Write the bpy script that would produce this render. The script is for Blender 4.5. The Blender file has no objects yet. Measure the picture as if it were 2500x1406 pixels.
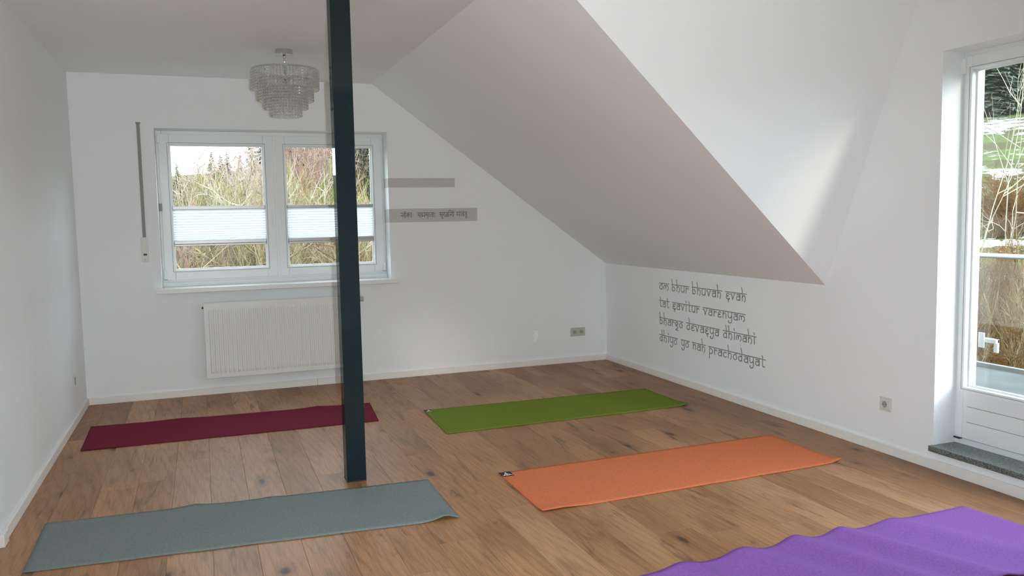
import bpy, bmesh, math, random
from mathutils import Vector, Matrix, noise
random.seed(7)
SC = bpy.context.scene
COL = SC.collection

# ------------------------------------------------------------------ camera
YAW, PITCH, ROLL, FPX = 0.36181593, 0.08671605, -0.01908347, 1996.778
CAMZ = 1.40
fw = Vector((math.sin(YAW)*math.cos(PITCH), math.cos(YAW)*math.cos(PITCH), -math.sin(PITCH)))
rt = Vector((math.cos(YAW), -math.sin(YAW), 0)); up = rt.cross(fw)
r2 = math.cos(ROLL)*rt + math.sin(ROLL)*up
u2 = -math.sin(ROLL)*rt + math.cos(ROLL)*up
cd = bpy.data.cameras.new('camera'); cam = bpy.data.objects.new('camera', cd); COL.objects.link(cam)
M = Matrix.Identity(4)
for i in range(3):
    M[i][0] = r2[i]; M[i][1] = u2[i]; M[i][2] = -fw[i]
M[2][3] = CAMZ
cam.matrix_world = M
cd.sensor_width = 36; cd.sensor_fit = 'HORIZONTAL'; cd.lens = FPX*36/2500
cd.clip_start = 0.05; cd.clip_end = 400
SC.camera = cam

# ------------------------------------------------------------------ light
W = bpy.data.worlds.new('world'); SC.world = W; W.use_nodes = True
bg = W.node_tree.nodes['Background']
bg.inputs[0].default_value = (0.80, 0.90, 1.0, 1); bg.inputs[1].default_value = 5.2

def lamp(name, kind, energy, color=(1, 1, 1)):
    l = bpy.data.lights.new(name, kind); l.energy = energy; l.color = color
    o = bpy.data.objects.new(name, l); COL.objects.link(o); return o
sun = lamp('sun', 'SUN', 1.15, (1.0, 0.93, 0.80)); sun.data.angle = math.radians(11.0)
sun.rotation_euler = Vector((-0.38, 1, -0.25)).to_track_quat('-Z', 'Y').to_euler()
flash = lamp('camera_flash', 'SPOT', 232, (0.93, 0.98, 1.0)); flash.data.shadow_soft_size = 0.012
flash.data.spot_size = math.radians(96); flash.data.spot_blend = 0.9
flash.rotation_euler = (fw + u2*0.20 - r2*0.16).to_track_quat('-Z', 'Y').to_euler()
flash.location = Vector((0, 0, CAMZ)) + r2*0.075 + u2*0.035
SC.cycles.max_bounces = 14; SC.cycles.diffuse_bounces = 8; SC.cycles.transparent_max_bounces = 16
SC.view_settings.view_transform = 'Standard'; SC.view_settings.look = 'None'
SC.view_settings.gamma = 1; SC.view_settings.exposure = 0.50
SC.view_settings.use_curve_mapping = False

# ------------------------------------------------------------------ dimensions
XL, YB, XR, H, XS, ZK = -0.8875, 7.048, 3.6385, 2.551, 1.4232, 0.9373
YF = -1.7
CK = 0.418                       # how far the dormer cheek leans in per metre of height
YD = 4.074                       # dormer foot, far side
DY0, DY1 = 1.75, 3.242           # door opening
YD2 = DY0 + DY1 - YD             # dormer foot, near side
def cheek(z): return YD - CK*(z-ZK)
def cheek2(z): return YD2 + CK*(z-ZK)

# ------------------------------------------------------------------ helpers
def obj(name, me, mat=None, parent=None, smooth=False):
    if isinstance(me, bmesh.types.BMesh):
        bm = me; me = bpy.data.meshes.new(name); bm.normal_update(); bm.to_mesh(me); bm.free()
    o = bpy.data.objects.new(name, me); COL.objects.link(o)
    if mat is not None and not me.materials: me.materials.append(mat)
    if parent is not None: o.parent = parent
    if smooth:
        for p in me.polygons: p.use_smooth = True
    return o
def empty(name, loc=(0, 0, 0), rz=0, parent=None):
    o = bpy.data.objects.new(name, None); COL.objects.link(o); o.location = loc; o.rotation_euler = (0, 0, rz)
    o.empty_display_size = 0.05
    if parent: o.parent = parent
    return o
def tag(o, label=None, cat=None, group=None, kind=None):
    if label: o['label'] = label
    if cat: o['category'] = cat
    if group: o['group'] = group
    if kind: o['kind'] = kind
    return o
def box(bm, x0, x1, y0, y1, z0, z1, bev=0, M=None):
    vs = [bm.verts.new((x, y, z)) for x in (x0, x1) for y in (y0, y1) for z in (z0, z1)]
    fs = [bm.faces.new([vs[i] for i in q]) for q in ((0, 1, 3, 2), (4, 6, 7, 5), (0, 4, 5, 1), (2, 3, 7, 6), (0, 2, 6, 4), (1, 5, 7, 3))]
    if bev:
        r = bmesh.ops.bevel(bm, geom=list({e for f in fs for e in f.edges}), offset=bev, segments=2, affect='EDGES', profile=0.5)
        vs = list({v for f in r['faces'] for v in f.verts} | {v for v in vs if v.is_valid})
    if M is not None:
        for v in vs: v.co = M @ v.co
    return vs
def boxo(name, dims, mat, parent=None, bev=0):
    bm = bmesh.new(); box(bm, *dims, bev=bev); return obj(name, bm, mat, parent)
def prism(bm, pts, d):
    """polygon of 3D points extruded by vector d"""
    d = Vector(d); a = [bm.verts.new(p) for p in pts]; b = [bm.verts.new(Vector(p)+d) for p in pts]
    n = len(pts); bm.faces.new(a); bm.faces.new(b[::-1])
    for i in range(n): bm.faces.new((a[i], b[i], b[(i+1) % n], a[(i+1) % n]))
    bmesh.ops.recalc_face_normals(bm, faces=bm.faces[:])
def tube(bm, pts, rad, n=6, cap=True):
    pts = [Vector(p) for p in pts]; rings = []
    for i, p in enumerate(pts):
        t = (pts[min(i+1, len(pts)-1)]-pts[max(i-1, 0)])
        if t.length < 1e-9: t = Vector((0, 0, 1))
        t.normalize()
        a = t.orthogonal() if i == 0 else (a - t*a.dot(t))
        if a.length < 1e-6: a = t.orthogonal()
        a.normalize(); b = t.cross(a)
        r = rad[i] if isinstance(rad, (list, tuple)) else rad
        rings.append([bm.verts.new(p + (a*math.cos(2*math.pi*k/n)+b*math.sin(2*math.pi*k/n))*r) for k in range(n)])
    for i in range(len(rings)-1):
        for k in range(n): bm.faces.new((rings[i][k], rings[i][(k+1) % n], rings[i+1][(k+1) % n], rings[i+1][k]))
    if cap: bm.faces.new(rings[0][::-1]); bm.faces.new(rings[-1])
def lathe(bm, prof, n=32, c=(0, 0, 0)):
    c = Vector(c); rings = []
    for r, z in prof:
        rings.append([bm.verts.new(c+Vector((r*math.cos(2*math.pi*k/n), r*math.sin(2*math.pi*k/n), z))) for k in range(n)])
    for i in range(len(rings)-1):
        for k in range(n): bm.faces.new((rings[i][k], rings[i][(k+1) % n], rings[i+1][(k+1) % n], rings[i+1][k]))
    bm.faces.new(rings[0][::-1]); bm.faces.new(rings[-1])
    bmesh.ops.recalc_face_normals(bm, faces=bm.faces[:])
def ring_frame(bm, x0, x1, z0, z1, w, y0, y1, bev=0):
    """rectangular frame in the xz plane, member width w = (left,right,bottom,top)"""
    l, r, b, t = w
    box(bm, x0, x0+l, y0, y1, z0, z1, bev); box(bm, x1-r, x1, y0, y1, z0, z1, bev)
    box(bm, x0+l, x1-r, y0, y1, z0, z0+b, bev); box(bm, x0+l, x1-r, y0, y1, z1-t, z1, bev)

# ------------------------------------------------------------------ materials
def nt(name):
    m = bpy.data.materials.new(name); m.use_nodes = True
    return m, m.node_tree.nodes, m.node_tree.links, m.node_tree.nodes['Principled BSDF']
def flat(name, col, rough=0.6, metal=0, spec=0.5, bump=None, coat=0, coat_rough=0.05):
    m, n, l, b = nt(name)
    b.inputs['Base Color'].default_value = (*col, 1); b.inputs['Roughness'].default_value = rough
    b.inputs['Metallic'].default_value = metal; b.inputs['Specular IOR Level'].default_value = spec
    b.inputs['Coat Weight'].default_value = coat; b.inputs['Coat Roughness'].default_value = coat_rough
    if bump:
        sc, st, di = bump
        t = n.new('ShaderNodeTexNoise'); t.inputs['Scale'].default_value = sc; t.inputs['Detail'].default_value = 4
        g = n.new('ShaderNodeNewGeometry'); l.new(g.outputs['Position'], t.inputs['Vector'])
        k = n.new('ShaderNodeBump'); k.inputs['Strength'].default_value = st; k.inputs['Distance'].default_value = di
        l.new(t.outputs['Fac'], k.inputs['Height']); l.new(k.outputs['Normal'], b.inputs['Normal'])
    return m
def ramp(n, l, src, stops):
    r = n.new('ShaderNodeValToRGB'); e = r.color_ramp.elements
    while len(e) < len(stops): e.new(0.5)
    for k, (p, c) in zip(e, stops): k.position = p; k.color = (*c, 1)
    l.new(src, r.inputs['Fac']); return r.outputs['Color']

def noisy(name, cols, scale, rough=0.8, detail=4, stretch=(1, 1, 1), bump=0.0, dist=0.002, spec=0.3):
    m, n, l, b = nt(name)
    g = n.new('ShaderNodeNewGeometry'); mp = n.new('ShaderNodeMapping'); mp.inputs['Scale'].default_value = stretch
    l.new(g.outputs['Position'], mp.inputs['Vector'])
    t = n.new('ShaderNodeTexNoise'); t.inputs['Scale'].default_value = scale; t.inputs['Detail'].default_value = detail
    l.new(mp.outputs[0], t.inputs['Vector'])
    k = len(cols); stops = [(0.3+0.4*i/(k-1), c) for i, c in enumerate(cols)]
    l.new(ramp(n, l, t.outputs['Fac'], stops), b.inputs['Base Color'])
    b.inputs['Roughness'].default_value = rough; b.inputs['Specular IOR Level'].default_value = spec
    if bump:
        q = n.new('ShaderNodeBump'); q.inputs['Strength'].default_value = bump; q.inputs['Distance'].default_value = dist
        l.new(t.outputs['Fac'], q.inputs['Height']); l.new(q.outputs[0], b.inputs['Normal'])
    return m

M_wall = flat('white_wall_paint', (0.845, 0.865, 0.875), 0.9, spec=0.2, bump=(55, 0.25, 0.004))
M_ceil = flat('white_ceiling_paint', (0.855, 0.875, 0.89), 0.9, spec=0.2, bump=(55, 0.2, 0.004))
M_trim = flat('white_lacquer_trim', (0.82, 0.80, 0.77), 0.45)
M_pvc = flat('white_window_frame', (0.80, 0.83, 0.83), 0.35)
M_gasket = flat('grey_gasket', (0.28, 0.30, 0.31), 0.6)
M_rad = flat('white_radiator_enamel', (0.80, 0.81, 0.79), 0.22)
M_sill = flat('white_sill', (0.82, 0.83, 0.82), 0.28)
M_dark = flat('dark_plastic', (0.02, 0.02, 0.02), 0.5)
M_socket = flat('grey_beige_socket', (0.52, 0.52, 0.46), 0.45)
M_socket_in = flat('socket_well', (0.34, 0.34, 0.30), 0.5)
M_plate = flat('light_switch_plate', (0.66, 0.66, 0.62), 0.4)
M_strap = noisy('grey_woven_strap', [(0.25, 0.25, 0.24), (0.36, 0.36, 0.34)], 260, 0.9)
M_text = flat('grey_vinyl_lettering', (0.27, 0.28, 0.265), 0.6)
M_stripe = flat('grey_stripe_paint', (0.565, 0.555, 0.535), 0.85)
M_stripe_text = flat('dark_grey_lettering', (0.11, 0.105, 0.085), 0.7)
M_post = flat('dark_teal_gloss_lacquer', (0.012, 0.023, 0.027), 0.5, spec=0.0, coat=0.5, coat_rough=0.03)
M_chrome = flat('chrome', (0.66, 0.69, 0.69), 0.12, metal=1)
M_blind_rail = flat('grey_blind_rail', (0.40, 0.40, 0.39), 0.35, metal=0.5)
M_alu = flat('brushed_aluminium', (0.42, 0.43, 0.44), 0.4, metal=0.8)
M_spot = flat('smear_white', (0.95, 0.96, 0.95), 0.9)
M_balc = noisy('grey_balcony_slab', [(0.035, 0.041, 0.040), (0.052, 0.060, 0.058), (0.070, 0.079, 0.077)], 2.2, 0.8, bump=0.1)
M_black = flat('black_label', (0.012, 0.009, 0.008), 0.6)
M_white = flat('white_print', (0.75, 0.75, 0.72), 0.6)

def granite():
    m, n, l, b = nt('grey_granite')
    g = n.new('ShaderNodeNewGeometry'); v = n.new('ShaderNodeTexVoronoi'); v.inputs['Scale'].default_value = 210
    l.new(g.outputs['Position'], v.inputs['Vector'])
    t = n.new('ShaderNodeTexNoise'); t.inputs['Scale'].default_value = 120; l.new(g.outputs['Position'], t.inputs['Vector'])
    a = n.new('ShaderNodeMath'); a.operation = 'ADD'
    s = n.new('ShaderNodeSeparateColor'); l.new(v.outputs['Color'], s.inputs[0])
    q = n.new('ShaderNodeMath'); q.operation = 'MULTIPLY'; q.inputs[1].default_value = 0.6
    l.new(s.outputs[0], q.inputs[0]); l.new(q.outputs[0], a.inputs[0])
    w = n.new('ShaderNodeMath'); w.operation = 'MULTIPLY'; w.inputs[1].default_value = 0.4
    l.new(t.outputs['Fac'], w.inputs[0]); l.new(w.outputs[0], a.inputs[1])
    l.new(ramp(n, l, a.outputs[0], [(0.15, (0.03, 0.035, 0.035)), (0.45, (0.12, 0.14, 0.135)), (0.85, (0.26, 0.28, 0.27))]), b.inputs['Base Color'])
    b.inputs['Roughness'].default_value = 0.3
    return m
M_granite = granite()

def glass(name, tint=(0.96, 0.98, 0.97), ior=1.5):
    m, n, l, b = nt(name); n.remove(b)
    tr = n.new('ShaderNodeBsdfTransparent'); tr.inputs[0].default_value = (*tint, 1)
    gl = n.new('ShaderNodeBsdfGlossy'); gl.inputs['Roughness'].default_value = 0.0
    lw = n.new('ShaderNodeLayerWeight'); pw = n.new('ShaderNodeMath'); pw.operation = 'POWER'; pw.inputs[1].default_value = 5; l.new(lw.outputs['Facing'], pw.inputs[0])
    f0 = ((ior-1)/(ior+1))**2
    fr = n.new('ShaderNodeMath'); fr.operation = 'MULTIPLY_ADD'; fr.inputs[1].default_value = 1-f0; fr.inputs[2].default_value = f0; l.new(pw.outputs[0], fr.inputs[0])
    mx = n.new('ShaderNodeMixShader'); l.new(fr.outputs[0], mx.inputs[0]); l.new(tr.outputs[0], mx.inputs[1]); l.new(gl.outputs[0], mx.inputs[2])
    l.new(mx.outputs[0], n['Material Output'].inputs[0]); return m
M_glass = glass('window_glass')

def crystal():
    m, n, l, b = nt('clear_crystal')
    b.inputs['Base Color'].default_value = (0.97, 0.96, 0.96, 1); b.inputs['Roughness'].default_value = 0.03
    b.inputs['IOR'].default_value = 1.45; b.inputs['Transmission Weight'].default_value = 1.0
    tr = n.new('ShaderNodeBsdfTransparent'); gl = n.new('ShaderNodeBsdfGlossy'); gl.inputs['Roughness'].default_value = 0.12
    m1 = n.new('ShaderNodeMixShader'); m1.inputs[0].default_value = 0.38; l.new(b.outputs[0], m1.inputs[1]); l.new(tr.outputs[0], m1.inputs[2])
    m2 = n.new('ShaderNodeMixShader'); m2.inputs[0].default_value = 0.10; l.new(m1.outputs[0], m2.inputs[1]); l.new(gl.outputs[0], m2.inputs[2])
    l.new(m2.outputs[0], n['Material Output'].inputs[0])
    return m
M_crystal = crystal()

def wood():
    m, n, l, b = nt('oiled_oak_plank')
    g = n.new('ShaderNodeNewGeometry'); oi = n.new('ShaderNodeObjectInfo')
    off = n.new('ShaderNodeVectorMath'); off.operation = 'SCALE'; off.inputs[0].default_value = (7.3, 91.7, 53.1)
    l.new(oi.outputs['Random'], off.inputs['Scale'])
    ad = n.new('ShaderNodeVectorMath'); ad.operation = 'ADD'; l.new(g.outputs['Position'], ad.inputs[0]); l.new(off.outputs[0], ad.inputs[1])
    def mapped(s):
        mp = n.new('ShaderNodeMapping'); mp.inputs['Scale'].default_value = s; l.new(ad.outputs[0], mp.inputs['Vector']); return mp.outputs[0]
    def tex(s, scale, detail=5, dist=0.0, rough=0.55):
        t = n.new('ShaderNodeTexNoise'); t.inputs['Scale'].default_value = scale; t.inputs['Detail'].default_value = detail
        t.inputs['Distortion'].default_value = dist; t.inputs['Roughness'].default_value = rough; l.new(mapped(s), t.inputs['Vector']); return t.outputs['Fac']
    def mix(kind, fac, a, c):
        x = n.new('ShaderNodeMix'); x.data_type = 'RGBA'; x.blend_type = kind
        if isinstance(fac, float): x.inputs[0].default_value = fac
        else: l.new(fac, x.inputs[0])
        for sock, v in ((x.inputs[6], a), (x.inputs[7], c)):
            if isinstance(v, tuple): sock.default_value = (*v, 1)
            else: l.new(v, sock)
        return x.outputs[2]
    # plank-to-plank colour
    base = ramp(n, l, oi.outputs['Random'], [(0.0, (0.360, 0.178, 0.078)), (0.35, (0.395, 0.202, 0.092)), (0.7, (0.430, 0.228, 0.110)), (1.0, (0.47, 0.262, 0.136))])
    # broad cloudy figure
    cl = tex((1, 0.28, 1), 3.2, 4, 0.6)
    c1 = mix('MULTIPLY', 1.0, base, ramp(n, l, cl, [(0.3, (0.66, 0.60, 0.53)), (0.5, (0.96, 0.95, 0.94)), (0.7, (1.14, 1.13, 1.12))]))
    # fine pores along the grain
    po = tex((1, 0.035, 1), 150, 4)
    c2 = mix('MULTIPLY', 0.65, c1, ramp(n, l, po, [(0.32, (0.66, 0.60, 0.54)), (0.55, (1.02, 1.02, 1.02))]))
    # cathedral rings
    w = n.new('ShaderNodeTexWave'); w.wave_type = 'RINGS'; w.rings_direction = 'SPHERICAL'
    w.inputs['Scale'].default_value = 3.0; w.inputs['Distortion'].default_value = 5.0; w.inputs['Detail'].default_value = 2; w.inputs['Detail Scale'].default_value = 1.4
    l.new(mapped((5.0, 0.55, 1)), w.inputs['Vector'])
    c3 = mix('MULTIPLY', 0.30, c2, ramp(n, l, w.outputs['Fac'], [(0.05, (0.62, 0.55, 0.48)), (0.35, (1, 1, 1))]))
    # knots and cracks
    v = n.new('ShaderNodeTexVoronoi'); v.inputs['Scale'].default_value = 1.0; v.inputs['Randomness'].default_value = 1.0
    wr = n.new('ShaderNodeVectorMath'); wr.operation = 'ADD'
    nn = n.new('ShaderNodeTexNoise'); nn.inputs['Scale'].default_value = 9; l.new(ad.outputs[0], nn.inputs['Vector'])
    sc = n.new('ShaderNodeVectorMath'); sc.operation = 'SCALE'; sc.inputs['Scale'].default_value = 0.16; l.new(nn.outputs['Color'], sc.inputs[0])
    l.new(mapped((5.0, 1.9, 0)), wr.inputs[0]); l.new(sc.outputs[0], wr.inputs[1]); l.new(wr.outputs[0], v.inputs['Vector'])
    kn = ramp(n, l, v.outputs['Distance'], [(0.0, (1, 1, 1)), (0.07, (0.85, 0.85, 0.85)), (0.12, (0.30, 0.30, 0.30)), (0.26, (0, 0, 0))])
    c4 = mix('MIX', kn, c3, (0.055, 0.026, 0.012))
    st = tex((1, 0.16, 1), 11, 6, 1.0, 0.66)
    ck = ramp(n, l, st, [(0.575, (0, 0, 0)), (0.68, (0.8, 0.8, 0.8))])
    c5 = mix('MIX', ck, c4, (0.12, 0.062, 0.03))
    l.new(c5, b.inputs['Base Color'])
    b.inputs['Roughness'].default_value = 0.42; b.inputs['Specular IOR Level'].default_value = 0.27
    bp = n.new('ShaderNodeBump'); bp.inputs['Strength'].default_value = 0.12; bp.inputs['Distance'].default_value = 0.001
    l.new(po, bp.inputs['Height']); l.new(bp.outputs[0], b.inputs['Normal'])
    return m
M_wood = wood()
M_sub = flat('dark_subfloor', (0.18, 0.105, 0.06), 0.9)

def matmat(name, col):
    k = [tuple(c*f for c in col) for f in (0.86, 1.0, 1.12)]
    return noisy(name, k, 140, 0.9, 3, bump=0.25, dist=0.001, spec=0.08)
M_green = matmat('green_foam', (0.165, 0.225, 0.028))
M_orange = matmat('orange_foam', (0.64, 0.190, 0.082))
M_burg = matmat('burgundy_foam', (0.175, 0.018, 0.040))
M_blue = matmat('blue_grey_foam', (0.205, 0.240, 0.240))
M_purple = matmat('purple_foam', (0.265, 0.115, 0.41))

# ------------------------------------------------------------------ floor
floor = boxo('floor', (XL-0.3, XR+0.3, YF-0.3, YB+0.3, -0.25, -0.012), M_sub); tag(floor, kind='structure')
PW, PX0 = 0.182, -0.197
rp = random.Random(3)
for k in range(-4, 22):
    x0, x1 = PX0+PW*k, PX0+PW*(k+1)
    x0c, x1c = max(x0, XL-0.01), min(x1, XR+0.01)
    if x1c-x0c < 0.01: continue
    y = YF-0.01; y = y - rp.uniform(0, 1.6)
    ends = []
    if k == 0: ends = [YF-1.0, 0.72, 2.92, 5.12, YB+0.01]
    elif k == -2: ends = [YF-0.4, 0.30, 2.50, 4.70, YB+0.01]
    else:
        s = YF - rp.uniform(0.1, 2.1)
        while s < YB: ends.append(s); s += 2.2
        ends.append(YB+0.01)
    for a, b in zip(ends, ends[1:]):
        a = max(a, YF-0.01); b = min(b, YB+0.01)
        if b-a < 0.03: continue
        bm = bmesh.new(); box(bm, x0c+0.0003, x1c-0.0003, a+0.0003, b-0.0003, -0.014, 0.0)
        # small chamfer on the long top edges
        es = [e for e in bm.edges if all(v.co.z > -0.001 for v in e.verts)]
        bmesh.ops.bevel(bm, geom=es, offset=0.0007, segments=1, affect='EDGES')
        obj('floor_plank', bm, M_wood, floor)

# ------------------------------------------------------------------ walls and ceiling
T = 0.30
WX0, WX1, WZ0, WZ1 = -0.305, 1.540, 0.900, 2.147       # window opening
bm = bmesh.new()
for d in ((XL-T, WX0, 0, 2.75), (WX1, XR+T, 0, 2.75)): box(bm, d[0], d[1], YB, YB+T, d[2]-0.2, d[3])
box(bm, WX0, WX1, YB, YB+T, -0.2, WZ0-0.03); box(bm, WX0, WX1, YB, YB+T, WZ1, 2.75)
tag(obj('wall_back', bm, M_wall), kind='structure')
LY0, LY1, LZ0, LZ1 = -1.65, 1.60, 0.40, 2.40       # unseen window added for daylight, beside and behind the photographer
bm = bmesh.new()
box(bm, XL-T, XL, YF-T, LY0, -0.2, 2.75); box(bm, XL-T, XL, LY1, YB, -0.2, 2.75)
box(bm, XL-T, XL, LY0, LY1, -0.2, LZ0); box(bm, XL-T, XL, LY0, LY1, LZ1, 2.75)
tag(obj('wall_left', bm, M_wall), kind='structure')
# wall behind the photographer
bm = bmesh.new()
box(bm, XL, XR+T, YF-T, YF, -0.2, 2.75)
tag(obj('wall_front', bm, M_wall), kind='structure')
# right wall: knee wall, dormer front with the door opening
DZ0, DZ1 = 0.100, 2.212
bm = bmesh.new()
def yz(pts): prism(bm, [(XR, y, z) for y, z in pts], (T, 0, 0))
yz([(YB, -0.2), (YB, ZK), (YD, ZK), (YD, -0.2)])
yz([(YD, -0.2), (YD, ZK), (cheek(H), H), (DY1, H), (DY1, -0.2)])
yz([(DY0, -0.2), (DY0, H), (cheek2(H), H), (YD2, ZK), (YD2, -0.2)])
yz([(YD2, -0.2), (YD2, ZK), (YF, ZK), (YF, -0.2)])
yz([(DY1, DZ1), (DY1, H), (DY0, H), (DY0, DZ1)])
yz([(DY1, -0.2), (DY1, DZ0), (DY0, DZ0), (DY0, -0.2)])
tag(obj('wall_right', bm, M_wall), kind='structure')
# flat ceiling (runs on over the dormer)
bm = bmesh.new()
prism(bm, [(XL-T, YF-T, H), (XS, YF-T, H), (XS, cheek2(H), H), (XR+T, cheek2(H), H), (XR+T, cheek(H), H), (XS, cheek(H), H), (XS, YB+T, H), (XL-T, YB+T, H)], (0, 0, 0.2))
tag(obj('ceiling', bm, M_ceil), kind='structure')
# sloping roof side with the dormer cut out (valleys)
sn = Vector((H-ZK, 0, XR-XS)).normalized()*0.25
bm = bmesh.new()
prism(bm, [(XS, YB+T, H), (XR, YB+T, ZK), (XR, YD, ZK), (XS, cheek(H), H)], sn)
prism(bm, [(XS, YF-T, H), (XR, YF-T, ZK), (XR, YD2, ZK), (XS, cheek2(H), H)], sn)
tag(obj('ceiling_slope', bm, M_ceil), kind='structure')
# leaning dormer cheeks
bm = bmesh.new(); prism(bm, [(XR, YD, ZK), (XR, cheek(H), H), (XS, cheek(H), H)], (0, 0.18, 0.07)); tag(obj('wall_dormer_cheek', bm, M_wall), kind='structure')
bm = bmesh.new(); prism(bm, [(XR, YD2, ZK), (XR, cheek2(H), H), (XS, cheek2(H), H)], (0, -0.18, 0.07)); tag(obj('wall_dormer_cheek', bm, M_wall), kind='structure')

# baseboards
BH, BT = 0.056, 0.014
def baseboard(name, segs):
    bm = bmesh.new()
    for s in segs: box(bm, *s, bev=0.003)
    tag(obj(name, bm, M_trim), kind='structure')
baseboard('baseboard_back', [(XL, 0.872, YB-BT, YB, 0, BH), (0.8735, XR, YB-BT, YB, 0, BH)])
baseboard('baseboard_left', [(XL, XL+BT, 4.15, YB-BT, 0, BH), (XL, XL+0.022, 4.04, 4.125, 0, BH+0.002), (XL, XL+BT, 4.12, 4.16, 0, BH)])
baseboard('baseboard_right', [(XR-BT, XR, 1.9, YB-BT, 0, BH)])
# ------------------------------------------------------------------ back window
win = tag(empty('window_1', (0.6, YB+0.17, 0.9)), kind='structure')
win_off = Vector((0.6, YB+0.17, 0.9))
def loc(o, off): o.location = -off; return o       # children are modelled in world space
YW = YB+0.172
def wpart(name, bm, mat, parent=None):
    o = obj(name, bm, mat, parent or win)
    if parent is None: o.location = -win_off
    return o
bm = bmesh.new(); ring_frame(bm, WX0, WX1, WZ0, WZ1, (0.045, 0.045, 0.05, 0.05), YW+0.012, YW+0.085, 0.004); wpart('window_frame', bm, M_pvc)
XM = 0.612
GL = dict(l=(-0.206, 0.522), r=(0.698, 1.434)); GZ0, GZ1 = 1.017, 2.034
def sash(x0, x1, g, handle_x, side):
    bm = bmesh.new(); ring_frame(bm, x0, x1, WZ0+0.035, WZ1-0.028, (g[0]-x0, x1-g[1], GZ0-WZ0-0.035, WZ1-0.028-GZ1), YW-0.004, YW+0.05, 0.005)
    s = wpart('sash', bm, M_pvc)
    bm = bmesh.new(); ring_frame(bm, g[0]-0.004, g[1]+0.004, GZ0-0.004, GZ1+0.004, (0.014,)*4, YW+0.022, YW+0.04); obj('glazing_bead', bm, M_pvc, s)
    bm = bmesh.new(); ring_frame(bm, g[0]-0.016, g[1]+0.016, GZ0-0.016, GZ1+0.016, (0.003,)*4, YW-0.0055, YW-0.003); obj('bead_joint', bm, M_gasket, s)
    bm = bmesh.new(); box(bm, g[0], g[1], YW+0.030, YW+0.038, GZ0, GZ1); obj('pane', bm, M_glass, s)
    bm = bmesh.new()
    box(bm, handle_x-0.013, handle_x+0.013, YW-0.014, YW-0.004, 1.43, 1.495, 0.003); tube(bm, [(handle_x, YW-0.012, 1.475), (handle_x, YW-0.038, 1.475)], 0.008, 10)
    box(bm, handle_x-0.009, handle_x+0.009, YW-0.048, YW-0.034, 1.362, 1.484, 0.004); obj('handle', bm, M_pvc, s)
    hx = x0+0.006 if side < 0 else x1-0.006
    bm = bmesh.new(); box(bm, hx-0.011, hx+0.011, YW-0.018, YW+0.006, 2.045, 2.105, 0.003); obj('hinge', bm, M_pvc, s)
    bm = bmesh.new(); box(bm, hx-0.011, hx+0.011, YW-0.020, YW+0.006, 0.945, 1.02, 0.003); obj('hinge', bm, M_pvc, s)
    bm = bmesh.new(); box(bm, hx-0.014, hx+0.014, YW-0.019, YW+0.002, 0.941, 0.9455); obj('hinge_pin', bm, M_gasket, s)
    return s
sash(WX0+0.018, XM-0.003, GL['l'], 0.569, -1); sash(XM+0.003, WX1-0.018, GL['r'], 0.652, 1)
bm = bmesh.new(); box(bm, XM-0.012, XM+0.012, YW-0.010, YW-0.003, WZ0+0.036, WZ1-0.03, 0.003); wpart('meeting_strip', bm, M_pvc)
bm = bmesh.new(); box(bm, -0.302, -0.280, YW-0.03, YW-0.002, 1.500, 1.560, 0.002); wpart('latch', bm, M_gasket)
bm = bmesh.new(); box(bm, -0.345, 1.585, YB-0.080, YB+0.005, 0.846, 0.884, 0.005); box(bm, WX0, WX1, YB, YW+0.02, 0.846, 0.884); wpart('window_sill', bm, M_sill)
bm = bmesh.new(); box(bm, WX0, WX1, YW-0.002, YW+0.03, 0.884, WZ0+0.02, 0.002); wpart('sill_joint', bm, M_pvc)

# added window out of view, there to brighten the room
fill_win = tag(empty('added_fill_window', (XL-0.2, 0.075, LZ0)), kind='structure')
def fill_win_part(name, bm, mat): o = obj(name, bm, mat, fill_win); o.location = (-(XL-0.2), -0.075, -LZ0); return o
for k in range(3):
    y0 = LY0+k*(LY1-LY0)/3; y1 = y0+(LY1-LY0)/3
    bm = bmesh.new(); X0, X1 = XL-0.23, XL-0.17
    box(bm, X0, X1, y0, y0+0.05, LZ0, LZ1, 0.003); box(bm, X0, X1, y1-0.05, y1, LZ0, LZ1, 0.003); box(bm, X0, X1, y0+0.05, y1-0.05, LZ0, LZ0+0.06, 0.003); box(bm, X0, X1, y0+0.05, y1-0.05, LZ1-0.06, LZ1, 0.003)
    fill_win_part('sash', bm, M_pvc)
    bm = bmesh.new(); box(bm, XL-0.204, XL-0.196, y0+0.05, y1-0.05, LZ0+0.06, LZ1-0.06); fill_win_part('pane', bm, M_glass)

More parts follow.
